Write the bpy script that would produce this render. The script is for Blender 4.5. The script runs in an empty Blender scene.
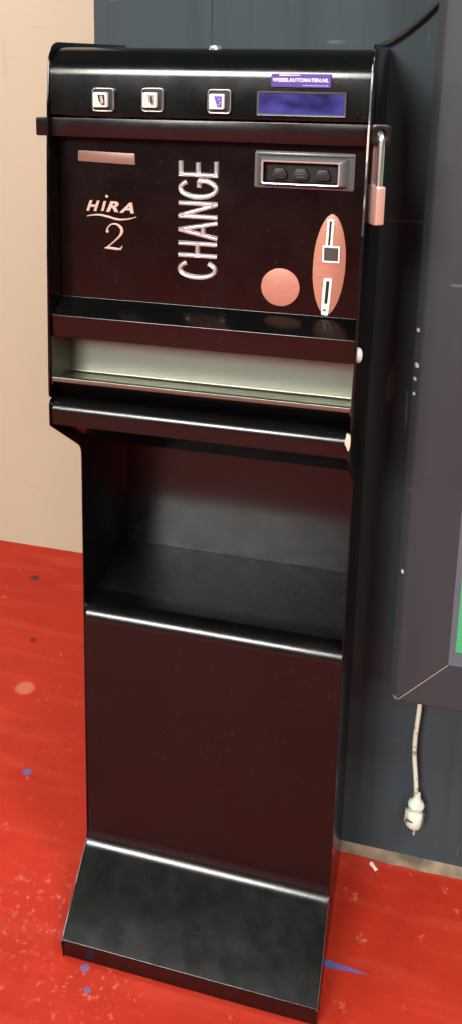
import bpy, bmesh, math, random
from mathutils import Vector, Matrix
random.seed(7)
S = bpy.context.scene
COL = S.collection
PI = math.pi

# ------------------------------------------------------------------ helpers
def link(o, parent=None):
    COL.objects.link(o)
    if parent: o.parent = parent
    return o

def obj(name, bm, mat, parent=None, smooth=35, bevel=0.0, seg=2):
    """links a bmesh as ONE mesh object, smooth shaded with sharp edges kept"""
    bmesh.ops.remove_doubles(bm, verts=bm.verts, dist=1e-6)
    bmesh.ops.recalc_face_normals(bm, faces=bm.faces)
    if bevel > 0:
        es = [e for e in bm.edges if len(e.link_faces) == 2 and e.calc_face_angle(0) > math.radians(40)]
        bmesh.ops.bevel(bm, geom=es, offset=bevel, segments=seg, profile=0.5, affect='EDGES', clamp_overlap=True)
    for f in bm.faces: f.smooth = True
    for e in bm.edges:
        if len(e.link_faces) == 2 and e.calc_face_angle(0) > math.radians(smooth): e.smooth = False
    me = bpy.data.meshes.new(name)
    bm.to_mesh(me); bm.free()
    if mat: me.materials.append(mat)
    return link(bpy.data.objects.new(name, me), parent)

def thing(name, label, cat, loc, group=None):
    o = bpy.data.objects.new(name, None); o.empty_display_size = 0.05
    o.location = loc
    return tag(link(o), label, cat, group)

def tag(o, label, cat, group=None):
    o['label'] = label; o['category'] = cat
    if group: o['group'] = group
    return o

def arc(pts, r, n=6):
    """rounds the corners of an open (y,z) polyline; r one radius or a list"""
    out = [pts[0]]
    for i in range(1, len(pts)-1):
        rr = r[i-1] if isinstance(r, (list, tuple)) else r
        out += corner(pts[i-1], pts[i], pts[i+1], rr, n)
    out.append(pts[-1])
    return out

def corner(a, p, b, r, n=6):
    a, p, b = Vector(a), Vector(p), Vector(b)
    if r <= 0: return [tuple(p)]
    u = (a-p).normalized(); v = (b-p).normalized()
    ang = u.angle(v)
    if ang > PI-0.02: return [tuple(p)]
    d = min(r/math.tan(ang/2), (a-p).length*0.49, (b-p).length*0.49)
    r = d*math.tan(ang/2)
    c = p + (u+v).normalized()*(r/math.sin(ang/2))
    s = p+u*d-c; e = p+v*d-c
    tot = s.angle(e); res = []
    sg = 1 if s.x*e.y-s.y*e.x > 0 else -1
    for k in range(n+1):
        t = sg*tot*k/n
        res.append((c.x+s.x*math.cos(t)-s.y*math.sin(t), c.y+s.x*math.sin(t)+s.y*math.cos(t)))
    return res

def rpoly(pts, r, n=6):
    out = []
    N = len(pts)
    for i in range(N):
        rr = r[i] if isinstance(r, (list, tuple)) else r
        out += corner(pts[i-1], pts[i], pts[(i+1) % N], rr, n)
    return out

def fill(bm, vs):
    try: return bm.faces.new(vs)
    except ValueError: return None

def ext_x(bm, prof, x0, x1):
    """solid: closed (y,z) outline swept along X"""
    a = [bm.verts.new((x0, y, z)) for y, z in prof]
    b = [bm.verts.new((x1, y, z)) for y, z in prof]
    N = len(prof)
    for i in range(N): fill(bm, (a[i], a[(i+1) % N], b[(i+1) % N], b[i]))
    fill(bm, a[::-1]); fill(bm, b)

def sheet_x(bm, line, t, x0, x1, side=1):
    """folded sheet metal: open (y,z) line, thickness t to one side, swept along X"""
    L = [Vector(p) for p in line]; off = []
    for i, p in enumerate(L):
        d = Vector((0, 0))
        if i > 0: d += (p-L[i-1]).normalized()
        if i < len(L)-1: d += (L[i+1]-p).normalized()
        d.normalize()
        off.append((p.x-d.y*t*side, p.y+d.x*t*side))
    N = len(L)
    rows = []
    for x in (x0, x1):
        rows.append(([bm.verts.new((x, *p)) for p in L], [bm.verts.new((x, *p)) for p in off]))
    (a, b), (c, d) = rows
    for i in range(N-1):
        fill(bm, (a[i], a[i+1], c[i+1], c[i])); fill(bm, (b[i], d[i], d[i+1], b[i+1]))
        fill(bm, (a[i], b[i], b[i+1], a[i+1])); fill(bm, (c[i], c[i+1], d[i+1], d[i]))
    fill(bm, (a[0], c[0], d[0], b[0])); fill(bm, (a[-1], b[-1], d[-1], c[-1]))

def ext_y(bm, outl, yf, yb):
    """solid: closed (x,z) outline swept along Y from front yf to back yb"""
    a = [bm.verts.new((x, yf, z)) for x, z in outl]
    b = [bm.verts.new((x, yb, z)) for x, z in outl]
    N = len(outl)
    for i in range(N): fill(bm, (a[i], a[(i+1) % N], b[(i+1) % N], b[i]))
    fill(bm, a[::-1]); fill(bm, b)

def ring_y(bm, outer, inner, yf, yb, yfi=None):
    """frame between two outlines of equal point count; inner front rim may sit at another depth"""
    if yfi is None: yfi = yf
    N = len(outer)
    of = [bm.verts.new((x, yf, z)) for x, z in outer]; ob = [bm.verts.new((x, yb, z)) for x, z in outer]
    jf = [bm.verts.new((x, yfi, z)) for x, z in inner]; jb = [bm.verts.new((x, yb, z)) for x, z in inner]
    for i in range(N):
        j = (i+1) % N
        fill(bm, (of[i], of[j], jf[j], jf[i])); fill(bm, (ob[i], jb[i], jb[j], ob[j]))
        fill(bm, (of[i], ob[i], ob[j], of[j])); fill(bm, (jf[i], jf[j], jb[j], jb[i]))

def rrect(x0, x1, z0, z1, r, n=5):
    return rpoly([(x0, z0), (x1, z0), (x1, z1), (x0, z1)], r, n)

def ell(cx, cz, rx, rz, n=40):
    return [(cx+rx*math.cos(2*PI*k/n), cz+rz*math.sin(2*PI*k/n)) for k in range(n)]

def box(bm, x0, x1, y0, y1, z0, z1):
    ext_x(bm, [(y0, z0), (y1, z0), (y1, z1), (y0, z1)], x0, x1)

def catmull(P, n=8):
    P = [Vector(p) for p in P]; out = []
    Q = [P[0]*2-P[1]] + P + [P[-1]*2-P[-2]]
    for i in range(1, len(Q)-2):
        a, b, c, d = Q[i-1:i+3]
        for k in range(n):
            t = k/n
            out.append(0.5*((2*b)+(c-a)*t+(2*a-5*b+4*c-d)*t*t+(3*b-a-3*c+d)*t**3))
    out.append(P[-1]); return out

def tube(bm, P, r, n=12, flat=1.0):
    P = [Vector(p) for p in P]
    up = Vector((0.13, 0.9, 0.21)); prev = None; rings = []
    for i, p in enumerate(P):
        d = (P[min(i+1, len(P)-1)]-P[max(i-1, 0)]).normalized()
        u = (up-d*up.dot(d)).normalized() if prev is None else (prev-d*prev.dot(d)).normalized()
        prev = u; v = d.cross(u)
        rr = r[i] if isinstance(r, (list, tuple)) else r
        rings.append([bm.verts.new(p+u*rr*math.cos(2*PI*k/n)+v*rr*flat*math.sin(2*PI*k/n)) for k in range(n)])
    for a, b in zip(rings, rings[1:]):
        for k in range(n): fill(bm, (a[k], a[(k+1) % n], b[(k+1) % n], b[k]))
    fill(bm, rings[0][::-1]); fill(bm, rings[-1])

def lathe(bm, prof, M, n=32):
    """(r,h) profile turned about local Z, placed by matrix M"""
    rings = []
    for r, h in prof:
        rings.append([bm.verts.new(M @ Vector((r*math.cos(2*PI*k/n), r*math.sin(2*PI*k/n), h))) for k in range(n)])
    for a, b in zip(rings, rings[1:]):
        for k in range(n): fill(bm, (a[k], a[(k+1) % n], b[(k+1) % n], b[k]))
    fill(bm, rings[0][::-1]); fill(bm, rings[-1])

def ridge(bm, line, w, h, y, groove=False):
    """a moulded letter stroke: ribbon along an (x,z) line with a roof-shaped section, back at depth y"""
    L = [Vector(p) for p in line]; rows = []
    N = len(L)
    for i, p in enumerate(L):
        d = Vector((0, 0))
        if i > 0: d += (p-L[i-1]).normalized()
        if i < N-1: d += (L[i+1]-p).normalized()
        d.normalize(); nx, nz = -d.y, d.x
        ww = w[i] if isinstance(w, (list, tuple)) else w
        sec = [(-.5, 0), (-.5, .45), (-.30, 1), (0, .30), (.30, 1), (.5, .45), (.5, 0)] if groove else [(-.5, 0), (-.5, .35), (-.2, .9), (0, 1), (.2, .9), (.5, .35), (.5, 0)]
        rows.append([bm.verts.new((p.x+nx*ww*s, y-h*k, p.y+nz*ww*s)) for s, k in sec])
    for a, b in zip(rows, rows[1:]):
        for k in range(7): fill(bm, (a[k], a[(k+1) % 7], b[(k+1) % 7], b[k]))
    fill(bm, rows[0][::-1]); fill(bm, rows[-1])

# ------------------------------------------------------------------ materials
def mat(name, base, rough=0.5, metal=0.0, spec=0.5, coat=0.0):
    m = bpy.data.materials.new(name); m.use_nodes = True
    b = m.node_tree.nodes['Principled BSDF']
    b.inputs['Base Color'].default_value = (*base, 1); b.inputs['Roughness'].default_value = rough
    b.inputs['Metallic'].default_value = metal; b.inputs['Specular IOR Level'].default_value = spec
    b.inputs['Coat Weight'].default_value = coat
    return m

class N:
    """tiny node helper on a material"""
    def __init__(s, m):
        s.t = m.node_tree; s.b = s.t.nodes['Principled BSDF']
        s.tc = s.t.nodes.new('ShaderNodeTexCoord')
        s.co = s.tc.outputs['Object']
    def new(s, typ, **kw):
        n = s.t.nodes.new(typ)
        for k, v in kw.items(): setattr(n, k, v)
        return n
    def L(s, a, b): s.t.links.new(a, b)
    def scaled(s, sc, rot=(0, 0, 0), loc=(0, 0, 0)):
        m = s.new('ShaderNodeMapping'); m.inputs['Scale'].default_value = sc; m.inputs['Rotation'].default_value = rot
        m.inputs['Location'].default_value = loc
        s.L(s.co, m.inputs['Vector']); return m.outputs['Vector']
    def noise(s, scale, detail=4, vec=None, rough=0.55):
        n = s.new('ShaderNodeTexNoise'); n.inputs['Scale'].default_value = scale
        n.inputs['Detail'].default_value = detail; n.inputs['Roughness'].default_value = rough
        s.L(vec or s.co, n.inputs['Vector']); return n.outputs['Fac']
    def ramp(s, fac, stops):
        r = s.new('ShaderNodeValToRGB'); e = r.color_ramp.elements
        while len(e) < len(stops): e.new(0.5)
        for q, (p, c) in zip(e, stops):
            q.position = p; q.color = (*c, 1) if isinstance(c, tuple) else (c, c, c, 1)
        s.L(fac, r.inputs['Fac']); return r.outputs['Color']
    def math(s, op, a, b=None, clamp=False):
        m = s.new('ShaderNodeMath', operation=op, use_clamp=clamp)
        for i, v in enumerate((a, b)):
            if v is None: continue
            if isinstance(v, (int, float)): m.inputs[i].default_value = v
            else: s.L(v, m.inputs[i])
        return m.outputs[0]
    def mix(s, fac, a, b, blend='MIX'):
        m = s.new('ShaderNodeMix', data_type='RGBA', blend_type=blend)
        for i, v in ((0, fac), (6, a), (7, b)):
            if isinstance(v, tuple): m.inputs[i].default_value = (*v, 1)
            elif isinstance(v, (int, float)): m.inputs[i].default_value = v
            else: s.L(v, m.inputs[i])
        return m.outputs[2]
    def bump(s, h, strength, dist=0.001):
        b = s.new('ShaderNodeBump'); b.inputs['Strength'].default_value = strength; b.inputs['Distance'].default_value = dist
        s.L(h, b.inputs['Height']); s.L(b.outputs['Normal'], s.b.inputs['Normal'])
    def spot(s, p, r, wob=0.0, soft=0.15):
        """mask: 1 inside a ragged blot at p"""
        d = s.new('ShaderNodeVectorMath', operation='DISTANCE'); s.L(s.co, d.inputs[0]); d.inputs[1].default_value = p
        v = d.outputs['Value']
        if wob: v = s.math('ADD', v, s.math('MULTIPLY', s.math('SUBTRACT', s.noise(60/max(r*60, .5)*6, 3), 0.5), wob))
        mr = s.new('ShaderNodeMapRange'); s.L(v, mr.inputs['Value'])
        mr.inputs['From Min'].default_value = r*(1-soft); mr.inputs['From Max'].default_value = r*(1+soft)
        mr.inputs['To Min'].default_value = 1; mr.inputs['To Max'].default_value = 0
        return mr.outputs['Result']
    def color(s, c): s.L(c, s.b.inputs['Base Color'])
    def rough(s, c): s.L(c, s.b.inputs['Roughness'])
    def scratches(s, amount=0.72, seeds=((3, 60, 0.5), (50, 4, -0.4), (8, 70, 1.1))):
        """hair-thin pale scuffs in several directions, broken up by a large noise"""
        out = None
        for i, (a, b, r) in enumerate(seeds):
            v = s.scaled((a, a, b), (r, r*0.6, r), (i*3.7, i, 0))
            f = s.noise(1.0, 2, v)
            f = s.ramp(f, [(amount, 0.0), (amount+0.02, 1.0)])
            f = s.math('MULTIPLY', f, s.ramp(s.noise(5+i, 2, s.scaled((1, 1, 1), loc=(i*5, 2, 1))), [(0.52, 0.0), (0.6, 1.0)]))
            out = f if out is None else s.math('MAXIMUM', out, f)
        return out

def black_paint(name, base=(0.0022, 0.0023, 0.0023), rough=0.175, grain=0.04, dust=0.35, spec=0.5):
    m = mat(name, base, rough, spec=spec); n = N(m)
    cloud = n.noise(9, 5)
    speck = n.ramp(n.noise(260, 2), [(0.70, 0.0), (0.76, 1.0)])
    c = n.mix(n.math('MULTIPLY', n.ramp(cloud, [(0.4, 0.0), (0.75, 1.0)]), dust), base, tuple(v*1.9+0.0006 for v in base))
    c = n.mix(n.math('MULTIPLY', speck, 0.10), c, (0.25, 0.25, 0.24))
    n.color(c)
    n.rough(n.math('ADD', n.math('MULTIPLY', n.noise(24, 4), 0.16), rough-0.08))
    n.bump(n.noise(420, 2), grain, 0.0006)
    return m

M_CAB = black_paint('black_cabinet_paint')
M_EDGE = mat('worn_bare_edge', (0.15, 0.16, 0.155), 0.4, 0.3); n = N(M_EDGE)
n.color(n.mix(n.ramp(n.noise(1.0, 4, n.scaled((30, 30, 26))), [(0.42, 0.0), (0.60, 1.0)]), (0.035, 0.038, 0.037), (0.26, 0.27, 0.26)))
M_STAND = black_paint('black_stand_paint', (0.0018, 0.0020, 0.0021), 0.215, 0.08, 0.5)
M_SHELF = black_paint('dusty_shelf_paint', (0.0034, 0.0048, 0.0043), 0.27, 0.12, 1.0)
M_BAR = black_paint('bar_paint', (0.0045, 0.0036, 0.0036), 0.27)
M_BLACK = mat('black_plastic', (0.006, 0.006, 0.007), 0.5)
M_DEEP = mat('dark_recess', (0.003, 0.003, 0.003), 0.7)
M_CHROME = mat('chrome', (0.88, 0.88, 0.87), 0.26, 0.95)
M_LETTER = mat('silver_letter', (0.80, 0.83, 0.83), 0.28, 0.9)
M_WHITE = mat('white_plastic', (0.82, 0.80, 0.74), 0.4)
M_CREAM = mat('cream_print', (0.52, 0.37, 0.31), 0.45)
M_GREYP = mat('grey_plastic', (0.075, 0.078, 0.08), 0.3)
M_DKG = mat('dark_grey_button', (0.06, 0.058, 0.055), 0.28)
M_RING = mat('dull_chrome_ring', (0.45, 0.45, 0.44), 0.3, 0.9)
M_GUN = mat('silver_grey_moulding', (0.17, 0.175, 0.18), 0.33, 0.3)
M_SILVER = mat('silver_rim', (0.72, 0.71, 0.69), 0.3, 0.7)
M_PURPLE = mat('purple_sticker', (0.060, 0.030, 0.25), 0.4)
M_PRINTW = mat('white_print', (0.75, 0.72, 0.85), 0.5)
M_PRINTP = mat('pale_violet_print', (0.42, 0.33, 0.72), 0.5)
M_INK = mat('black_ink', (0.02, 0.018, 0.016), 0.5)
M_INKG = mat('grey_ink', (0.30, 0.27, 0.24), 0.5)
M_INKP = mat('violet_ink', (0.10, 0.07, 0.34), 0.5)
M_YEL = mat('yellow_ink', (0.75, 0.58, 0.22), 0.5)

# satin plates and label: red floor reflection painted in as salmon base colour
M_REDTINT = mat('floor_tinted_satin', (0.66, 0.29, 0.20), 0.42, 0.1); n = N(M_REDTINT)
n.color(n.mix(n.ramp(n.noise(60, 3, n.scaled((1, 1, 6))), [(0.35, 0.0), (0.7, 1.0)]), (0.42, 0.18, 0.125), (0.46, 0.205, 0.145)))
M_LABEL = mat('floor_tinted_label', (0.46, 0.25, 0.20), 0.38, 0.2); n = N(M_LABEL)
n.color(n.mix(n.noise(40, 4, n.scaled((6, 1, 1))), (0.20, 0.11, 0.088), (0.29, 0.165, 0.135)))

# stainless coin tray
M_STEEL = mat('stainless_steel', (0.62, 0.63, 0.56), 0.34, 1.0); n = N(M_STEEL)
n.color(n.mix(n.noise(5, 3, n.scaled((1, 1, 3))), (0.18, 0.19, 0.16), (0.26, 0.26, 0.21)))
n.rough(n.math('ADD', n.math('MULTIPLY', n.noise(4, 1), 0.14), 0.36))

# display: dark violet backlit strip
M_LCD = mat('violet_display', (0.03, 0.028, 0.13), 0.12, coat=0.3); n = N(M_LCD)
c = n.ramp(n.noise(22, 2, n.scaled((1, 1, 1.6))), [(0.35, (0.012, 0.011, 0.055)), (0.62, (0.042, 0.04, 0.19))])
n.color(c); n.L(c, n.b.inputs['Emission Color']); n.b.inputs['Emission Strength'].default_value = 0.55

# red painted concrete floor
M_FLOOR = mat('red_floor_paint', (0.55, 0.03, 0.015), 0.5, spec=0.16); n = N(M_FLOOR)
c = n.mix(n.ramp(n.noise(2.2, 5), [(0.3, 0.0), (0.72, 1.0)]), (0.36, 0.020, 0.0085), (0.49, 0.034, 0.015))
c = n.mix(n.math('MULTIPLY', n.ramp(n.noise(11, 6), [(0.45, 0.0), (0.75, 1.0)]), 0.5), c, (0.34, 0.019, 0.011))
c = n.mix(n.math('MULTIPLY', n.ramp(n.noise(48, 5, rough=0.65), [(0.5, 0.0), (0.72, 1.0)]), 0.35), c, (0.30, 0.017, 0.010))
c = n.mix(n.math('MULTIPLY', n.scratches(0.69, ((4, 70, 0.3), (60, 5, -0.5))), 0.35), c, (0.66, 0.26, 0.19))
# drag-mark streaks along the wall, worn pale speckle
c = n.mix(n.math('MULTIPLY', n.ramp(n.noise(1.0, 5, n.scaled((3, 26, 1), (0, 0, 0.12))), [(0.5, 0.0), (0.75, 1.0)]), 0.4), c, (0.56, 0.075, 0.045))
wear = n.ramp(n.noise(26, 8, rough=0.72), [(0.60, 0.0), (0.68, 1.0)])
region = n.ramp(n.noise(3.0, 3, n.scaled((1, 1, 1), loc=(1.3, 0.4, 0))), [(0.48, 0.0), (0.62, 1.0)])
c = n.mix(n.math('MULTIPLY', n.math('MULTIPLY', wear, region), 0.55), c, (0.72, 0.30, 0.22))
zone = n.math('MAXIMUM', n.spot((0.055, -0.36, 0), 0.075, 0.05, 0.5), n.spot((-0.06, -0.27, 0), 0.075, 0.06, 0.6))
wear2 = n.ramp(n.noise(70, 6, rough=0.7), [(0.56, 0.0), (0.66, 1.0)])
c = n.mix(n.math('MULTIPLY', n.math('MULTIPLY', wear2, zone), 0.4), c, (0.74, 0.36, 0.27))
c = n.mix(n.math('MULTIPLY', n.spot((-0.330, 0.2335, 0), 0.021, 0.012, 0.2), 0.5), c, (0.72, 0.25, 0.18))
# blue spots of an older coat, dark specks
for p, r in (((-0.2187, 0.0066, 0), 0.0085), ((0.041, -0.3375, 0), 0.0065), ((0.0567, -0.369, 0), 0.005), ((-0.066, 0.18, 0), 0.006), ((-0.30, -0.4, 0), 0.01)):
    c = n.mix(n.math('MULTIPLY', n.spot(p, r, r*0.5, 0.2), 0.85), c, (0.10, 0.13, 0.30))
for p, r in (((-0.4973, 0.6509, 0), 0.012), ((-0.3868, 0.3987, 0), 0.008), ((-0.62, 0.5, 0), 0.007)):
    c = n.mix(n.math('MULTIPLY', n.spot(p, r, r*0.6, 0.25), 0.8), c, (0.05, 0.02, 0.015))
# blue wedge beside the foot of the stand: distance to a tapering streak
sx = n.new('ShaderNodeSeparateXYZ'); n.L(n.co, sx.inputs[0])
u = n.math('DIVIDE', n.math('SUBTRACT', sx.outputs['X'], 0.385), 0.083)
half = n.math('MULTIPLY', n.math('SUBTRACT', 1.0, u), 0.0085)
dy = n.math('ABSOLUTE', n.math('SUBTRACT', n.math('ADD', sx.outputs['Y'], n.math('MULTIPLY', n.math('SUBTRACT', n.noise(40, 2), 0.5), 0.006)), -0.2275))
wedge = n.math('MULTIPLY', n.math('LESS_THAN', dy, half), n.math('GREATER_THAN', u, 0.0))
c = n.mix(n.math('MULTIPLY', wedge, 0.85), c, (0.075, 0.13, 0.37))
n.color(c)
n.rough(n.math('ADD', n.math('MULTIPLY', n.noise(8, 5), 0.25), 0.42))
n.bump(n.noise(35, 6), 0.12, 0.002)

# black painted partition
M_WALL = mat('black_wall_paint', (0.035, 0.04, 0.042), 0.55, spec=0.10); n = N(M_WALL)
c = n.mix(n.noise(1.6, 4), (0.035, 0.048, 0.056), (0.050, 0.067, 0.074))
c = n.mix(n.math('MULTIPLY', n.ramp(n.noise(1.0, 4, n.scaled((30, 30, 1.2))), [(0.5, 0.0), (0.8, 1.0)]), 0.45), c, (0.022, 0.023, 0.026))
c = n.mix(n.math('MULTIPLY', n.scratches(0.70), 0.22), c, (0.35, 0.36, 0.36))
n.color(c)
n.rough(n.math('ADD', n.math('MULTIPLY', n.noise(12, 4), 0.2), 0.45)); n.bump(n.noise(30, 5, n.scaled((4, 4, 1))), 0.10, 0.002)

M_BEIGE = mat('beige_wall_paint', (0.62, 0.47, 0.34), 0.6); n = N(M_BEIGE)
c = n.mix(n.noise(1.3, 4), (0.43, 0.365, 0.265), (0.48, 0.415, 0.305))
c = n.mix(n.math('MULTIPLY', n.scratches(0.68), 0.25), c, (0.36, 0.26, 0.19))
n.color(c); n.bump(n.noise(60, 4), 0.05, 0.002)

M_TRIM = mat('dirty_mortar', (0.33, 0.24, 0.16), 0.85); n = N(M_TRIM)
n.color(n.mix(n.ramp(n.noise(20, 6), [(0.35, 0.0), (0.65, 1.0)]), (0.10, 0.07, 0.05), (0.30, 0.22, 0.145))); n.bump(n.noise(60, 6), 0.5, 0.004)

# display case frame
M_FRAME = mat('charcoal_frame', (0.055, 0.05, 0.053), 0.5, spec=0.3); n = N(M_FRAME)
c = n.mix(n.noise(1.0, 5, n.scaled((40, 40, 3))), (0.027, 0.0300, 0.034), (0.040, 0.0445, 0.049))
c = n.mix(n.math('MULTIPLY', n.scratches(0.725), 0.22), c, (0.40, 0.38, 0.37))
for p, r in [((x, -0.115, z), q) for x, z, q in ((.4695, 1.0093, .0055), (.4665, .9885, .0045), (.4672, .9812, .005), (.4725, .958, .006), (.470, .937, .005), (.4868, 1.2996, .0055), (.4741, .6328, .0055), (.4772, .4172, .006), (.5004, .7748, .0052), (.470, .9146, .0048))]:
    c = n.mix(n.spot(p, r*0.62, r*1.3, 0.12), c, (0.62, 0.58, 0.54))
n.color(c); n.bump(n.noise(1.0, 4, n.scaled((60, 60, 6))), 0.08, 0.001)
M_RAW = mat('bare_wood_joint', (0.40, 0.33, 0.28), 0.8)
M_BEAD = mat('blue_grey_bead', (0.085, 0.10, 0.125), 0.4)
M_GREEN = mat('green_felt', (0.045, 0.31, 0.13), 0.75); n = N(M_GREEN)
n.color(n.mix(n.noise(6, 4), (0.04, 0.28, 0.12), (0.065, 0.36, 0.16)))

M_CORD = mat('cream_cord', (0.62, 0.55, 0.42), 0.5); n = N(M_CORD)
n.color(n.mix(n.ramp(n.noise(55, 3), [(0.58, 0.0), (0.66, 1.0)]), (0.62, 0.66, 0.52), (0.25, 0.24, 0.19)))
M_PLUG = mat('cream_plug', (0.72, 0.70, 0.56), 0.42); n = N(M_PLUG)
n.color(n.mix(n.ramp(n.noise(70, 4), [(0.5, 0.0), (0.7, 1.0)]), (0.70, 0.77, 0.64), (0.52, 0.53, 0.45)))
M_BRASS = mat('pin_metal', (0.60, 0.55, 0.47), 0.4, 0.4)
M_CABLE = mat('black_rubber_cable', (0.012, 0.012, 0.013), 0.35)
M_LOCK = mat('padlock_metal', (0.90, 0.60, 0.49), 0.3, 0.6)  # salmon base colour carries the red floor reflected in the metal
M_CHIP = mat('chipped_filler', (0.55, 0.50, 0.40), 0.8)
M_PAPER = mat('white_paper', (0.80, 0.72, 0.66), 0.8)

# ------------------------------------------------------------------ setting
def struct(o): o['kind'] = 'structure'; return o
bm = bmesh.new(); box(bm, -6.0, 6.0, -14.0, 0.95, -0.1, 0.0); struct(obj('floor', bm, M_FLOOR))
bm = bmesh.new(); box(bm, -0.0535, 2.4, 0.003, 0.10, 0.004, 2.7); struct(obj('wall_back', bm, M_WALL))
bm = bmesh.new(); box(bm, -3.0, 1.5, 0.8075, 0.90, 0.0, 2.7); struct(obj('wall_left', bm, M_BEIGE))
# ragged mortar strip where the floor paint stops short of the black wall
bm = bmesh.new()
xs = [-0.05+i*0.02 for i in range(123)]
fr = [(x, -0.008-0.002*math.sin(x*17)-0.0035*random.random()-0.005*min(max((x-.4)/.2, 0), 1.5)) for x in xs]
a = [bm.verts.new((x, y, 0.0003)) for x, y in fr]; b = [bm.verts.new((x, -0.002, 0.004+0.005*min(max((x-.4)/.2, 0), 1)+0.0015*random.random())) for x in xs]
d = [bm.verts.new((x, 0.0035, 0.0003)) for x in xs]; e = [bm.verts.new((x, 0.0035, 0.0115)) for x in xs]
for i in range(len(xs)-1):
    fill(bm, (a[i], a[i+1], b[i+1], b[i])); fill(bm, (b[i], b[i+1], e[i+1], e[i]))
    fill(bm, (d[i], e[i], e[i+1], d[i+1])); fill(bm, (a[i], d[i], d[i+1], a[i+1]))
fill(bm, (a[0], b[0], e[0], d[0])); fill(bm, (a[-1], d[-1], e[-1], b[-1]))
struct(obj('trim_1', bm, M_TRIM))
# vertical joint cover of the black panelling
bm = bmesh.new(); box(bm, 0.1215, 0.1370, 0.0012, 0.0032, 0.02, 2.7); struct(obj('trim_2', bm, M_WALL, bevel=0.0006))

# ------------------------------------------------------------------ change machine
XL, XR = -0.001, 0.4025
T = 0.0025
mach = thing('change_machine', 'black coin change machine with chrome lettering, standing on a black metal pedestal', 'change machine', (0.2, -0.16, 0.9285))
def part(name, bm, m, parent=None, **k):
    o = obj(name, bm, m, None, **k); p = parent or cur
    o.parent = p
    bpy.context.view_layer.update()
    o.matrix_parent_inverse = p.matrix_world.inverted()
    return o
cur = mach
plate = rpoly([(-0.322, 0.930), (-0.3203, 0.984), (-0.3144, 1.133), (-0.3066, 1.261), (-0.3025, 1.320), (-0.292, 1.395), (-0.002, 1.395), (-0.002, 0.930)],
              [0.009, 0, 0, 0, 0.05, 0.03, 0.003, 0.003], 8)
for x0, x1 in ((XL, XL+T), (XR-T, XR)):
    bm = bmesh.new(); ext_x(bm, plate, x0, x1); part('side_panel', bm, M_EDGE if False else M_CAB, bevel=0.0007)
bm = bmesh.new()
P = [(-0.3115, 1.175), (-0.3066, 1.261), (-0.3030, 1.312), (-0.2995, 1.345), (-0.2940, 1.372), (-0.2850, 1.3885)]
sheet_x(bm, P, 0.0005, XR-T+0.0003, XR-0.0003, 1); part('worn_edge', bm, M_EDGE)
bm = bmesh.new(); sheet_x(bm, [(-0.3068, 1.262), (-0.3042, 1.304)], 0.0009, XR-T+0.0002, XR-0.0002, 1); part('worn_patch', bm, M_CHIP)
xa, xb = XL+T, XR-T
# folded casing: back, top, curved header, behind the bar
bm = bmesh.new()
prof = arc([(-0.004, 0.934), (-0.004, 1.3885), (-0.2945, 1.3885), (-0.2985, 1.3055), (-0.2745, 1.3055), (-0.2745, 1.277)], [0.004, 0.036, 0.002, 0.001], 10)
sheet_x(bm, prof, 0.0022, xa, xb, 1)
part('header_casing', bm, M_CAB)
# recessed door panel with sloping ledge and fascia
bm = bmesh.new()
prof = arc([(-0.274, 1.2785), (-0.274, 1.062), (-0.3105, 1.0455), (-0.3105, 1.0155), (-0.250, 1.0155)], [0.0012, 0.002, 0.0012], 5)
sheet_x(bm, prof, 0.0022, xa+0.001, xb-0.001, 1)
door = part('door_panel', bm, M_CAB)
# bottom tray: stainless
bm = bmesh.new()
prof = arc([(-0.3060, 0.9530), (-0.3165, 0.9540), (-0.3165, 0.9605), (-0.3130, 0.9612), (-0.300, 0.9525), (-0.2475, 0.9455), (-0.2440, 1.0145)], [0.001, 0.0012, 0.001, 0.003, 0.003], 4)
sheet_x(bm, prof, 0.0012, xa+0.0016, xb-0.0016, -1)
tray = part('coin_tray', bm, M_STEEL)
for x0, x1 in ((xa+0.0002, xa+0.0014), (xb-0.0014, xb-0.0002)):
    bm = bmesh.new(); ext_x(bm, [(-0.314, 0.9490), (-0.244, 0.944), (-0.244, 1.0150), (-0.309, 1.0150)], x0, x1); part('tray_cheek', bm, M_STEEL, tray)
bm = bmesh.new()
prof = arc([(-0.012, 0.9325), (-0.2960, 0.9325), (-0.3120, 0.9520)], [0.004], 5)
sheet_x(bm, prof, 0.002, xa, xb, -1); part('base_panel', bm, M_CAB)

# locking bar across the front, lug on the left, drilled hasp on the right
bar_out = rpoly([(-0.0195, 1.2785), (0.4262, 1.2785), (0.4262, 1.3035), (-0.0195, 1.3015)], [0.002, 0.007, 0.007, 0.002], 5)
bm = bmesh.new()
hole = ell(0.4155, 1.2925, 0.0056, 0.0066, 24)
ext_y(bm, rpoly([(-0.0195, 1.2785), (0.4040, 1.2785), (0.4040, 1.3035), (-0.0195, 1.3015)], [0.002, 0.0005, 0.0005, 0.002], 5), -0.2955, -0.2865)
bar = part('locking_bar', bm, M_BAR, bevel=0.0005)
bm = bmesh.new()
outer = []
for k in range(48):            # rounded square with as many points as the hole
    t = 2*PI*k/48; cx, cz, hx, hz = 0.41475, 1.29125, 0.01175, 0.01275
    q = 5.0; r = (abs(math.cos(t)/hx)**q+abs(math.sin(t)/hz)**q)**(-1/q)
    outer.append((cx+r*math.cos(t), cz+r*math.sin(t)))
ring_y(bm, outer, ell(0.4150, 1.2925, 0.0058, 0.0068, 48), -0.2950, -0.2905)
part('hasp', bm, M_BAR, bar, bevel=0.0005)

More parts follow.
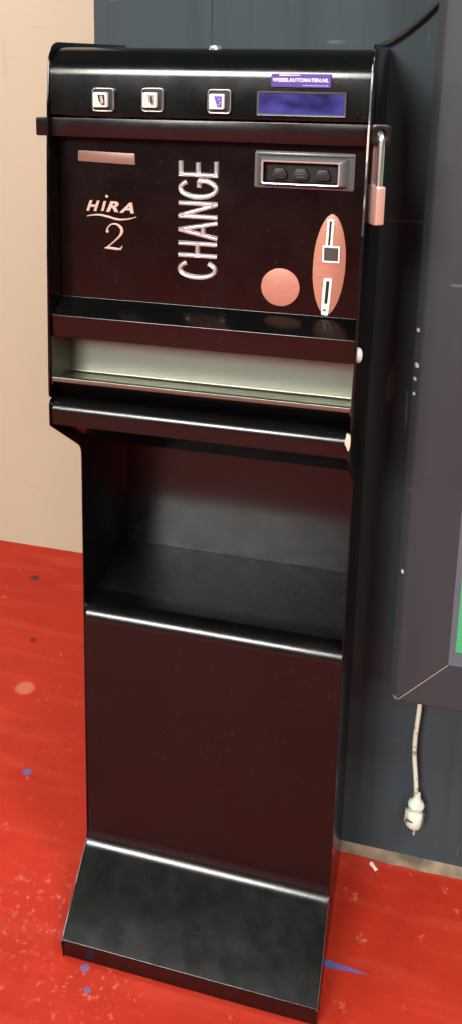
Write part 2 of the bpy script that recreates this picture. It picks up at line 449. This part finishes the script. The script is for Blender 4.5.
# push buttons
def push_button(cx, cz, ink):
    w = 0.0143
    bm = bmesh.new(); ring_y(bm, rrect(cx-w, cx+w, cz-w, cz+w, 0.0045, 6), rrect(cx-w+.0012, cx+w-.0012, cz-w+.0012, cz+w-.0012, 0.0033, 6), -0.3035, -0.2975)
    b = part('push_button', bm, M_RING, bevel=0.0003)
    bm = bmesh.new(); ext_y(bm, rrect(cx-w+.0010, cx+w-.0010, cz-w+.0010, cz+w-.0010, 0.0033, 6), -0.3012, -0.297); part('collar', bm, M_BLACK, b)
    q = 0.0090; ox = -0.0022
    bm = bmesh.new(); ext_y(bm, rrect(cx+ox-q, cx+ox+q, cz-q, cz+q, 0.0015, 4), -0.3085, -0.3008); cap = part('cap', bm, M_WHITE, b, bevel=0.0008)
    x, z, y = cx+ox, cz, -0.3086
    if ink == 'violet':
        bm = bmesh.new(); ext_y(bm, [(x-.0032, z+.0066), (x+.0068, z+.0066), (x+.0066, z-.0066), (x+.0012, z-.0066), (x-.0005, z-.001)], y-.0002, y+.0006); part('picture', bm, M_INKP, cap)
        for dx, dz in ((.003, .003), (.0045, -.001), (.0028, -.0035)):
            bm = bmesh.new(); ext_y(bm, ell(x+dx, z+dz, .0009, .0009, 10), y-.0004, y); part('picture_dot', bm, M_PRINTP, cap)
    else:
        hand = [(x-.0030, z+.0066), (x+.0066, z+.0066), (x+.0068, z-.0060), (x+.0030, z-.0066), (x+.0010, z-.0040), (x-.0016, z-.0012)]
        bm = bmesh.new(); ext_y(bm, rpoly(hand, .0008, 2), y-.0002, y+.0006); part('picture', bm, M_INK if ink == 'black' else M_INKG, cap)
        bm = bmesh.new(); ext_y(bm, rpoly([(x+.0005, z+.0050), (x+.0032, z+.0052), (x+.0050, z-.0030), (x+.0028, z-.0050), (x+.0012, z-.0015)], .0008, 2), y-.0004, y); part('picture_note', bm, M_CREAM if ink == 'black' else M_INK, cap)
        if ink == 'black':
            bm = bmesh.new(); ext_y(bm, [(x-.0066, z-.0068), (x-.0010, z-.0068), (x-.0020, z-.0035), (x-.0066, z-.0015)], y-.0002, y+.0006); part('picture_corner', bm, M_YEL, cap)
        else:
            for k in range(4):
                bm = bmesh.new(); ext_y(bm, [(x-.0062, z+.004-k*.003), (x-.0032, z+.004-k*.003), (x-.0030, z+.0032-k*.003), (x-.0062, z+.0032-k*.003)], y-.0002, y+.0006); part('picture_line', bm, M_INKG, cap)
push_button(0.0750, 1.3255, 'black'); push_button(0.1392, 1.3265, 'grey'); push_button(0.2232, 1.3265, 'violet')

# display window
bm = bmesh.new(); ring_y(bm, rrect(0.2690, 0.3735, 1.3115, 1.3395, 0.001, 3), rrect(0.2712, 0.3713, 1.3137, 1.3373, 0.0008, 3), -0.3030, -0.2970, -0.3018)
disp = part('display', bm, M_GREYP, bevel=0.0002)
bm = bmesh.new(); ext_y(bm, rrect(0.2712, 0.3713, 1.3137, 1.3373, 0.0008, 3), -0.3012, -0.297); part('screen', bm, M_LCD, disp)

# text helper: built-in font to mesh, lying in the XZ plane facing -Y
def text_bm(body, size, x, z, y, ext=0.0003, sx=1.0, shear=0.0, rot=0.0, space=1.0, align='LEFT', weight=0.0):
    cu = bpy.data.curves.new('lettering', 'FONT'); cu.body = body; cu.size = size; cu.extrude = ext; cu.shear = shear
    cu.space_character = space; cu.align_x = align; cu.offset = weight
    o = bpy.data.objects.new('lettering', cu); COL.objects.link(o); bpy.context.view_layer.update()
    me = bpy.data.meshes.new_from_object(o.evaluated_get(bpy.context.evaluated_depsgraph_get()))
    bm = bmesh.new(); bm.from_mesh(me)
    M = Matrix.Translation((x, y, z)) @ Matrix.Rotation(-rot, 4, 'Y') @ Matrix.Rotation(PI/2, 4, 'X') @ Matrix.Diagonal((sx, 1, 1, 1))
    bmesh.ops.transform(bm, matrix=M, verts=bm.verts)
    bpy.data.objects.remove(o); bpy.data.curves.remove(cu); bpy.data.meshes.remove(me)
    return bm
# purple web-address sticker above the display
bm = bmesh.new(); ext_y(bm, rrect(0.2850, 0.3550, 1.3448, 1.3600, 0.0008, 3), -0.3000, -0.2960)
stk = part('web_sticker', bm, M_PURPLE)
bm = text_bm('WISSELAUTOMATEN.NL', 0.0058, 0.3192, 1.3510, -0.3002, 0.0002, 1.0, 0.12, 0, 1.06, 'CENTER', 0.0002); part('web_address', bm, M_PRINTW, stk)
bm = bmesh.new(); ext_y(bm, [(0.2945, 1.3576), (0.3190, 1.3580), (0.3190, 1.3588), (0.2945, 1.3590)], -0.3003, -0.2999); part('print_line', bm, M_PRINTW, stk)
x = 0.3225
while x < 0.352:
    w = random.uniform(0.0010, 0.0026)
    bm = bmesh.new(); ext_y(bm, [(x, 1.3463), (x+w, 1.3463), (x+w, 1.3476), (x, 1.3476)], -0.3003, -0.2999); part('print_line', bm, M_PRINTP, stk); x += w+0.0007

# plates and lettering on the door panel
PY = -0.2741
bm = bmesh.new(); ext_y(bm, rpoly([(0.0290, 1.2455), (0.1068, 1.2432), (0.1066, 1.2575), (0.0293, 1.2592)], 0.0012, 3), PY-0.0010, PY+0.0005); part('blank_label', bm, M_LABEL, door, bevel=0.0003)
bm = bmesh.new(); ext_y(bm, ell(0.2998, 1.0965, 0.0245, 0.0245, 64), PY-0.0012, PY+0.0005); part('round_badge', bm, M_REDTINT, door, bevel=0.0004)
# CHANGE, reading upwards: letter plane axes u (along the word, +Z) and v (up of the letter, -X)
H0, V0, V1 = 0.0, 0.2170, 0.1660
def LT(pts, z0, w):     # unit square letter coords -> (x,z)
    return [(V0+(V1-V0)*v, z0+w*u) for u, v in pts]
def arc_pts(cx, cy, rx, ry, a0, a1, n=22):
    return [(cx+rx*math.cos(math.radians(a0+(a1-a0)*k/n)), cy+ry*math.sin(math.radians(a0+(a1-a0)*k/n))) for k in range(n+1)]
SW = 0.0066
letters = [
    ('C', 1.1000, 0.0215, [arc_pts(.56, .5, .50, .46, 38, 322)]),
    ('H', 1.1285, 0.0185, [[(.08, 0), (.08, 1)], [(.92, 0), (.92, 1)], [(.08, .5), (.92, .5)]]),
    ('A', 1.1525, 0.0215, [[(.04, 0), (.5, 1)], [(.96, 0), (.5, 1)], [(.25, .36), (.75, .36)]]),
    ('N', 1.1790, 0.0200, [[(.08, 0), (.08, 1)], [(.92, 0), (.92, 1)], [(.12, .98), (.88, .02)]]),
    ('G', 1.2045, 0.0225, [arc_pts(.54, .5, .48, .46, 40, 340), [(.97, .34), (.97, .50)], [(.60, .48), (.99, .48)]]),
    ('E', 1.2320, 0.0190, [[(.10, 0), (.10, 1)], [(.10, .05), (1, .05)], [(.10, .51), (.92, .51)], [(.10, .95), (1, .95)]]),
]
for ch, z0, w, strokes in letters:
    bm = bmesh.new()
    for s in strokes: ridge(bm, LT(s, z0, w), SW if len(s) > 3 or abs(s[0][1]-s[1][1]) < .3 else SW*0.9, 0.0034, PY, True)
    part('letter', bm, M_LETTER, door, smooth=20)
# maker's name, swoosh and figure 2
bm = text_bm('H', 0.0185, 0.0390, 1.1815, PY-.0004, .0004, 1.12, 0.32, 0, 1, 'LEFT', .0007); part('name_letter', bm, M_CREAM, door)
bm = bmesh.new(); ext_y(bm, [(0.0600, 1.1815), (0.0635, 1.1815), (0.0671, 1.1945), (0.0636, 1.1945)], PY-.0008, PY); part('name_letter', bm, M_CREAM, door)
bm = bmesh.new(); ext_y(bm, ell(0.0680, 1.2010, 0.0019, 0.0019, 16), PY-.0008, PY); part('name_letter_dot', bm, M_CREAM, door)
bm = text_bm('R', 0.0185, 0.0665, 1.1815, PY-.0004, .0004, 1.42, 0.32, 0, 1, 'LEFT', .0007); part('name_letter', bm, M_CREAM, door)
bm = text_bm('A', 0.0185, 0.0868, 1.1810, PY-.0004, .0004, 1.38, 0.32, 0, 1, 'LEFT', .0007); part('name_letter', bm, M_CREAM, door)
bm = bmesh.new()
P = catmull([(0.0398, 0, 1.1735), (0.0500, 0, 1.1755), (0.0600, 0, 1.1757), (0.0720, 0, 1.1735), (0.0830, 0, 1.1712), (0.0960, 0, 1.1722), (0.1083, 0, 1.1758)], 6)
K = len(P)-1
ridge(bm, [(p.x, p.z) for p in P], [0.0006+0.0022*math.sin(PI*(0.06+0.9*i/K)) for i in range(K+1)], 0.0007, PY); part('swoosh', bm, M_CREAM, door)
bm = bmesh.new()
P = catmull([(0.0672, 0, 1.1540), (0.0690, 0, 1.1600), (0.0745, 0, 1.1645), (0.0815, 0, 1.1645), (0.0872, 0, 1.1600), (0.0878, 0, 1.1540), (0.0840, 0, 1.1480), (0.0760, 0, 1.1405), (0.0662, 0, 1.1318)], 6)
K = len(P)-1
ridge(bm, [(p.x, p.z) for p in P], [0.0018+0.0024*math.exp(-((i/K-0.55)/0.17)**2)+0.0006*math.exp(-((i/K)/0.1)**2) for i in range(K+1)], 0.0008, PY)
ridge(bm, [(0.0648, 1.1322), (0.0720, 1.1325), (0.0800, 1.1318), (0.0862, 1.1320), (0.0888, 1.1362)], [0.0022, 0.0032, 0.0034, 0.0026, 0.0010], 0.0009, PY)
ext_y(bm, ell(0.0682, 1.1548, 0.0020, 0.0020, 16), PY-.0008, PY)
part('figure', bm, M_CREAM, door)

# banknote acceptor
bm = bmesh.new()
outer = rrect(0.2635, 0.3855, 1.2225, 1.2672, 0.0025, 5); inner = rrect(0.2745, 0.3690, 1.2290, 1.2575, 0.0030, 5)
ring_y(bm, outer, rrect(0.2675, 0.3815, 1.2250, 1.2640, 0.0025, 5), -0.2770, -0.2735, -0.2790)
acc = part('note_acceptor', bm, M_GUN, door)
bm = bmesh.new()
rows = []
for k in range(9):                # moulded hood flowing from the base plate to the mouth
    t = k/8; s = t*t*(3-2*t)
    rows.append(([(xo+(xi-xo)*t, -0.2780-0.0130*s, zo+(zi-zo)*(t**1.3 if zo > 1.245 else t**0.8)) for (xo, zo), (xi, zi) in zip(rrect(0.2675, 0.3815, 1.2250, 1.2625, 0.0025, 5), inner)]))
V = [[bm.verts.new(p) for p in r] for r in rows]
for a, b in zip(V, V[1:]):
    for i in range(len(a)): fill(bm, (a[i], a[(i+1) % len(a)], b[(i+1) % len(a)], b[i]))
bmesh.ops.recalc_face_normals(bm, faces=bm.faces)
part('hood', bm, M_GUN, acc, smooth=60)
bm = bmesh.new(); ring_y(bm, inner, rrect(0.2764, 0.3671, 1.2308, 1.2557, 0.0018, 5), -0.2922, -0.2870, -0.2915); part('mouth_rim', bm, M_SILVER, acc, bevel=0.0003)
bm = bmesh.new(); ext_y(bm, rrect(0.2766, 0.3669, 1.2313, 1.2552, 0.0018, 5), -0.2790, -0.2745); part('mouth_back', bm, M_DEEP, acc)
for cx, w in ((0.2955, .011), (0.3215, .012), (0.3480, .011)):
    bm = bmesh.new(); ext_y(bm, rpoly([(cx-w, 1.2345), (cx+w, 1.2345), (cx+w*.55, 1.2480), (cx-w*.55, 1.2480)], .004, 6), -0.2855, -0.2780); g = part('note_guide', bm, M_BLACK, acc, bevel=0.0012)
bm = bmesh.new()
for k in range(4): ext_y(bm, [(0.3165, 1.2375+k*.0032), (0.3265, 1.2375+k*.0032), (0.3265, 1.2387+k*.0032), (0.3165, 1.2387+k*.0032)], -0.2862, -0.2850)
part('roller', bm, M_GREYP, acc)
bm = bmesh.new(); box(bm, 0.2660, 0.3830, -0.2815, -0.2760, 1.2632, 1.2665); part('top_lip', bm, M_GUN, acc, bevel=0.0012)

# oval coin plate with two slots and return button
bm = bmesh.new(); lens = []
cx, cz, hw, hh = 0.3600, 1.1292, 0.0188, 0.0640
for k in range(41):
    t = -1+2*k/40; lens.append((cx+0.0015*t+hw*max(0.0, 1-abs(t)**2.1)**0.62+0.0012, cz+hh*t))
for k in range(41):
    t = 1-2*k/40; lens.append((cx+0.0015*t-hw*max(0.0, 1-abs(t)**2.1)**0.62-0.0012, cz+hh*t))
ext_y(bm, lens, PY-0.0016, PY+0.0005); oval = part('coin_plate', bm, M_REDTINT, door, bevel=0.0004)
def slot(name, x0, x1, z0, z1, sx0, sx1, sz0, sz1, m, mi, tilt=0.0):
    y = PY-0.0017
    sk = lambda pts: [(x+tilt*(z-(z0+z1)/2), z) for x, z in pts]
    bm = bmesh.new(); ring_y(bm, sk(rrect(x0, x1, z0, z1, .0008, 3)), sk(rrect(sx0, sx1, sz0, sz1, .0004, 3)), y-0.0022, y+0.0008); f = part(name, bm, m, oval, bevel=0.0003)
    bm = bmesh.new(); ext_y(bm, sk(rrect(sx0, sx1, sz0, sz1, .0004, 3)), y-(0.0014 if mi is M_DKG else 0.0002), y+0.0006); part('slot_gap' if mi is M_DEEP else 'return_button', bm, mi, f)
    return f
slot('coin_slot', 0.3550, 0.3638, 1.1530, 1.1872, 0.3580, 0.3607, 1.1545, 1.1845, M_WHITE, M_DEEP, 0.03)
slot('coin_slot', 0.3535, 0.3640, 1.0775, 1.1128, 0.3570, 0.3610, 1.0800, 1.1095, M_WHITE, M_DEEP, 0.05)
slot('return_frame', 0.3512, 0.3727, 1.1330, 1.1540, 0.3532, 0.3707, 1.1352, 1.1518, M_WHITE, M_DKG, 0.0)
bm = bmesh.new(); ext_y(bm, rpoly([(0.3530, 1.0655), (0.3615, 1.0650), (0.3630, 1.0785), (0.3530, 1.0785)], .0015, 4), PY-.0036, PY); tip = part('slot_foot', bm, M_WHITE, oval, bevel=0.0004)
bm = bmesh.new(); ext_y(bm, [(0.3550, 1.0708), (0.3588, 1.0708), (0.3588, 1.0732), (0.3550, 1.0732)], PY-.0038, PY-.003); part('slot_mark', bm, M_INK, tip)

# cam lock on the right flank, bolt on top
def axm(p, q):   # matrix: local Z along q
    z = Vector(q).normalized(); x = z.orthogonal().normalized(); y = z.cross(x)
    m = Matrix((x, y, z)).transposed().to_4x4(); m.translation = p; return m
bm = bmesh.new(); lathe(bm, [(0.0098, -0.001), (0.0098, 0.0008), (0.0088, 0.0030), (0.0062, 0.0046), (0.0030, 0.0054), (0.0004, 0.0056)], axm((XR, -0.292, 1.0215), (1, 0, 0)), 28); part('side_lock', bm, M_WHITE)
bm = bmesh.new(); lathe(bm, [(0.0098, 0), (0.0098, 0.0030), (0.0086, 0.0045), (0.0080, 0.0080), (0.0066, 0.0092), (0.0005, 0.0095)], axm((0.2075, -0.262, 1.3835), (0, 0, 1)), 6); part('top_bolt', bm, M_CHROME, bevel=0.0003)

# ------------------------------------------------------------------ pedestal
stand = thing('pedestal_stand', 'black sheet-metal pedestal with an open niche and sloping foot, under the change machine', 'stand', (0.2, -0.16, 0.0))
cur = stand
SXL, SXR = 0.0, 0.4005
prof = rpoly([(-0.329, 0.0), (-0.3345, 0.0345), (-0.2215, 0.1260), (-0.2170, 0.5400), (-0.2140, 0.8160), (-0.3235, 0.8930), (-0.3235, 0.9298), (-0.002, 0.9298), (-0.002, 0.0)],
             [0.001, 0.002, 0.02, 0, 0.028, 0.006, 0.007, 0.002, 0.001], 8)
for x0, x1 in ((SXL, SXL+0.002), (SXR-0.002, SXR)):
    bm = bmesh.new(); ext_x(bm, prof, x0, x1); part('side_panel', bm, M_STAND, bevel=0.0006)
bm = bmesh.new(); sheet_x(bm, [(-0.2238, 0.1245), (-0.3340, 0.0353)], 0.0005, SXL+0.0004, SXL+0.0014, 1); part('worn_edge', bm, M_EDGE)
sa, sb = SXL+0.002, SXR-0.002
bm = bmesh.new()
prof = arc([(-0.006, 0.9275), (-0.3195, 0.9275), (-0.3195, 0.8935), (-0.300, 0.8915), (-0.2140, 0.8300), (-0.020, 0.8300)], [0.018, 0.002, 0.004, 0.01], 12)
sheet_x(bm, prof, 0.002, sa, sb, 1); part('head_panel', bm, M_STAND)
bm = bmesh.new()
prof = arc([(-0.0155, 0.829), (-0.0155, 0.5700), (-0.0155, 0.5560)], [0], 6)
sheet_x(bm, prof, 0.002, sa, sb, 1); part('niche_back', bm, M_STAND)
bm = bmesh.new(); sheet_x(bm, [(-0.0150, 0.5556), (-0.1640, 0.5516)], 0.002, sa, sb, 1); part('niche_shelf', bm, M_SHELF)
bm = bmesh.new()
prof = arc([(-0.1640, 0.5516), (-0.2165, 0.5504), (-0.2190, 0.1245), (-0.2460, 0.10324)], [0.030, 0.055], 14)
sheet_x(bm, prof, 0.002, sa, sb, 1); part('front_panel', bm, M_STAND)
bm = bmesh.new()
prof = arc([(-0.2460, 0.10324), (-0.3320, 0.0355), (-0.3275, 0.0012)], [0.0018], 8)
sheet_x(bm, prof, 0.002, sa, sb, 1); part('foot_plate', bm, M_STAND)
bm = bmesh.new(); box(bm, sa, sb, -0.006, -0.004, 0.004, 0.925); part('back_panel', bm, M_STAND)
# knocked corner where the paint has come off the head
bm = bmesh.new()
pts = [(0.3985, 0.9285), (0.4008, 0.9275), (0.4016, 0.9200), (0.4014, 0.9120), (0.4000, 0.9065), (0.3985, 0.9075), (0.3968, 0.9125), (0.3950, 0.9150), (0.3945, 0.9205), (0.3960, 0.9245), (0.3957, 0.9280)]
ext_y(bm, pts, -0.3242, -0.3170); part('chipped_corner', bm, M_CHIP, bevel=0.0006)

# ------------------------------------------------------------------ padlock on the hasp
lock = thing('padlock', 'shiny padlock with long shackle hanging from the hasp on the machine', 'padlock', (0.4145, -0.288, 1.2300))
cur = lock
R = Matrix.Translation((0.4116, -0.288, 0.0015)) @ Matrix.Rotation(math.radians(31), 4, 'Z')
bm = bmesh.new()
ext_x(bm, rpoly([(-0.0150, 1.1850), (0.0150, 1.1850), (0.0150, 1.2310), (-0.0150, 1.2310)], 0.0025, 5), -0.0058, 0.0058)
bmesh.ops.transform(bm, matrix=R, verts=bm.verts)
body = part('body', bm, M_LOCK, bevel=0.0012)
bm = bmesh.new()
P = [(0, -0.0082, 1.2290)] + [(0, -0.0085*math.cos(PI*k/14), 1.2832+0.0085*math.sin(PI*k/14)) for k in range(15)] + [(0, 0.0085, 1.2290)]
tube(bm, [R @ Vector(p) for p in P], 0.0043, 14)
part('shackle', bm, M_CHROME)
for z in (1.2265, 1.2010):
    bm = bmesh.new(); lathe(bm, [(0.0030, -0.0005), (0.0030, 0.0012), (0.0022, 0.0020), (0.0003, 0.0021)], axm(R @ Vector((0.0058, 0.006, z)), R.to_3x3() @ Vector((1, 0, 0))), 16); part('rivet', bm, M_CHROME, body)
bm = bmesh.new(); box(bm, -0.0022, 0.0022, -0.006, 0.006, 1.1838, 1.1856); bmesh.ops.transform(bm, matrix=R, verts=bm.verts); part('keyway', bm, M_BRASS, body)

# ------------------------------------------------------------------ framed case on the black wall
case = thing('display_case', 'large charcoal framed wall case with green panel, right of the change machine', 'display case', (0.95, 0.0, 0.3845))
cur = case
FX0, FX1, FZ0, FZ1 = 0.4800, 1.42, 0.4153, 1.86      # front face outline
OX0, OX1, OZ0, OZ1 = 0.4672, 1.433, 0.4080, 1.873    # outer body
IX0, IX1, IZ0, IZ1 = 0.5495, 1.3505, 0.4900, 1.779   # opening
def rail(pf, po, pi):
    """one mitred rail: front outer edge, body outer edge, inner edge (each two (x,z) ends)"""
    bm = bmesh.new()
    secs = []
    for i in (0, 1):
        (fx, fz), (ox, oz), (ix, iz) = pf[i], po[i], pi[i]
        secs.append([bm.verts.new(p) for p in ((ox, 0.002, oz), (ox, -0.110, oz), ((ox*.35+fx*.65), -0.1185, (oz*.35+fz*.65)), (fx, -0.120, fz), (ix, -0.120, iz), (ix, 0.002, iz))])
    a, b = secs
    for k in range(6): fill(bm, (a[k], a[(k+1) % 6], b[(k+1) % 6], b[k]))
    fill(bm, a[::-1]); fill(bm, b)
    return part('frame_rail', bm, M_FRAME, smooth=30)
F = [(FX0, FZ0), (FX1, FZ0), (FX1, FZ1), (FX0, FZ1)]; O = [(OX0, OZ0), (OX1, OZ0), (OX1, OZ1), (OX0, OZ1)]; I = [(IX0, IZ0), (IX1, IZ0), (IX1, IZ1), (IX0, IZ1)]
for k in range(4):
    j = (k+1) % 4
    rail((F[k], F[j]), (O[k], O[j]), (I[k], I[j]))
for k in range(4):                # pale open mitre lines
    (x0, z0), (x1, z1) = F[k], I[k]
    d = Vector((x1-x0, z1-z0)).normalized(); nx, nz = -d.y*0.0004, d.x*0.0004
    bm = bmesh.new(); ext_y(bm, [(x0+nx, z0+nz), (x0-nx, z0-nz), (x1-nx, z1-nz), (x1+nx, z1+nz)], -0.1202, -0.1195); part('mitre_joint', bm, M_RAW)
bm = bmesh.new(); b2 = 0.0085
ring_y(bm, [(IX0, IZ0), (IX1, IZ0), (IX1, IZ1), (IX0, IZ1)], [(IX0+b2, IZ0+b2*2.2), (IX1-b2, IZ0+b2*2.2), (IX1-b2, IZ1-b2), (IX0+b2, IZ1-b2)], -0.1190, -0.1000, -0.1140)
part('inner_bead', bm, M_BEAD)
bm = bmesh.new(); box(bm, IX0+0.001, IX1-0.001, -0.1115, -0.1040, IZ0+0.001, IZ1-0.001); part('green_panel', bm, M_GREEN)

# ------------------------------------------------------------------ cream mains lead hanging under the case
cord = thing('power_cord', 'cream power cord with a loose mains plug hanging below the charcoal wall case', 'power cord', (0.5205, -0.02, 0.098))
cur = cord
bm = bmesh.new()
tube(bm, catmull([(0.5165, -0.020, 0.420), (0.5160, -0.020, 0.345), (0.5148, -0.020, 0.310), (0.5130, -0.020, 0.2750), (0.5137, -0.020, 0.2400), (0.5175, -0.020, 0.2050), (0.5205, -0.020, 0.1750), (0.5203, -0.020, 0.1450)], 8), 0.0039, 12)
part('cable', bm, M_CORD)
Mp = Matrix.Translation((0.5207, -0.020, 0.098)) @ Matrix.Rotation(math.radians(3), 4, 'Y')
bm = bmesh.new()
lathe(bm, [(0.0005, 0.0), (0.0120, 0.0008), (0.0136, 0.003), (0.0140, 0.016), (0.0135, 0.0275), (0.0118, 0.030), (0.0105, 0.0335), (0.0112, 0.037), (0.0135, 0.0405), (0.0138, 0.0440), (0.0115, 0.0490), (0.0072, 0.0535), (0.0055, 0.0600), (0.0048, 0.0655), (0.0005, 0.0660)], Mp, 28)
plug = part('plug', bm, M_PLUG)
for sx_ in (-1, 1):               # earth clip strips in the side recesses
    bm = bmesh.new(); box(bm, sx_*0.0148-0.0012, sx_*0.0148+0.0012, -0.0035, 0.0035, 0.006, 0.030); bmesh.ops.transform(bm, matrix=Mp, verts=bm.verts); part('earth_clip', bm, M_GREYP if sx_ > 0 else M_BRASS, plug, bevel=0.0005)
bm = bmesh.new(); box(bm, -0.0152, -0.0020, -0.0146, -0.0100, 0.0165, 0.0185); bmesh.ops.transform(bm, matrix=Mp, verts=bm.verts); part('seam_notch', bm, M_GREYP, plug)
for px in (0.0095, -0.0095):
    bm = bmesh.new(); lathe(bm, [(0.0018, -0.0105), (0.0021, -0.0098), (0.0021, 0.001)], Mp @ Matrix.Translation((0.0035+px*0.12, px, 0)), 12)
    part('pin', bm, M_BRASS, plug)

# black cable from behind the machine up over the wall
bm = bmesh.new()
tube(bm, catmull([(0.372, -0.0055, 1.330), (0.3745, -0.0055, 1.375), (0.386, -0.0055, 1.3945), (0.406, -0.0055, 1.4040), (0.4285, -0.0055, 1.4205), (0.4518, -0.0055, 1.4415), (0.4700, -0.0055, 1.4640), (0.484, -0.0055, 1.50), (0.492, -0.0055, 1.56), (0.494, -0.0055, 1.70)], 8), 0.0034, 10)
tag(obj('cable', bm, M_CABLE), 'black cable running up the wall from the top right corner of the machine', 'cable')
# bit of white litter on the red floor
bm = bmesh.new()
ext_x(bm, [(-0.003, 0.0004), (0.003, 0.0004), (0.0034, 0.0022), (0.001, 0.0034), (-0.0026, 0.0020)], -0.009, 0.008)
bmesh.ops.subdivide_edges(bm, edges=bm.edges[:], cuts=2)
for v in bm.verts: v.co += Vector((random.uniform(-.0007, .0007), random.uniform(-.0007, .0007), random.uniform(0, .0006)))
bmesh.ops.transform(bm, matrix=Matrix.Translation((0.4600, -0.0285, 0.0)) @ Matrix.Rotation(-0.9, 4, 'Z'), verts=bm.verts)
tag(obj('paper_scrap', bm, M_PAPER), 'tiny white scrap of paper on the red floor by the black wall', 'litter')

for o in COL.objects:             # parts that look different from the rest of their thing
    k = o.name.split('.')[0]
    t = {'web_sticker': 'purple web-address sticker', 'round_badge': 'round metal disc with painted-in red floor reflection', 'coin_plate': 'oval metal coin plate with two slots and painted-in red floor reflection',
         'coin_tray': 'stainless steel coin tray', 'letter': 'chrome letter', 'display': 'violet display window', 'note_acceptor': 'grey banknote acceptor',
         'green_panel': 'green panel inside the frame', 'locking_bar': 'flat security bar', 'blank_label': 'blank metal label, pinkish from painted-in red floor reflection'}.get(k)
    if t and o.parent: o['label'] = t
# ------------------------------------------------------------------ light
def area(name, loc, target, sx_, sy_, power, col):
    l = bpy.data.lights.new(name, 'AREA'); l.shape = 'RECTANGLE'; l.size = sx_; l.size_y = sy_; l.energy = power; l.color = col
    o = bpy.data.objects.new(name, l); COL.objects.link(o); o.location = loc
    o.rotation_euler = (Vector(target)-Vector(loc)).to_track_quat('-Z', 'Y').to_euler()
    return o
LAMPS = [((-1.35, -6.4, 3.75), (0.3, 0.0, 0.6), 2.2, 1.5, 560, (1.0, 0.97, 0.92)),
         ((-1.7, -0.15, 2.75), None, 1.4, 0.30, 50, (1.0, 0.95, 0.87)),
         ((2.8, -3.0, 2.9), None, 1.5, 0.4, 40, (1.0, 0.97, 0.93)), ((1.5, -1.35, 2.85), None, 0.8, 0.5, 58, (1.0, 0.96, 0.90)),  # unseen fills added: one for the case frame, one for the floor at right
         ((-5.5, -6.5, 4.2), None, 1.5, 0.4, 310, (1.0, 0.95, 0.88)), ((3.4, -7.6, 4.2), None, 1.5, 0.4, 310, (1.0, 0.95, 0.88))]  # unseen fills added so the far floor reflects red in the panels
for p, q, a_, b_, e_, c_ in LAMPS:
    area('key_or_fill_lamp', p, q or (p[0], p[1], 0), a_, b_, e_, c_)
w = bpy.data.worlds.new('room'); S.world = w; w.use_nodes = True
bg = w.node_tree.nodes['Background']; bg.inputs[0].default_value = (0.92, 0.96, 1.0, 1); bg.inputs[1].default_value = 0.065

# ------------------------------------------------------------------ camera
cd = bpy.data.cameras.new('camera'); cam = bpy.data.objects.new('camera', cd); COL.objects.link(cam)
Rv = Vector((0.96420458, 0.26497308, 0.00993949)); Uv = Vector((-0.07215152, 0.22611108, 0.97142572)); Fv = Vector((-0.25515423, 0.93737028, -0.23713555))
m = Matrix((Rv, Uv, -Fv)).transposed().to_4x4(); m.translation = (0.48298706, -1.38646294, 1.37577396)
cam.matrix_world = m
cd.sensor_fit = 'VERTICAL'; cd.sensor_height = 36; cd.sensor_width = 36*462/1024
cd.lens = 914.1176/1024*36
cd.shift_x = (231-189.0756)/1024; cd.shift_y = -(512-281.9958)/1024
cd.clip_start = 0.02
S.camera = cam
S.view_settings.view_transform = 'Standard'; S.view_settings.look = 'None'
S.view_settings.gamma = 1; S.view_settings.use_curve_mapping = False
S.view_settings.exposure = 0.0
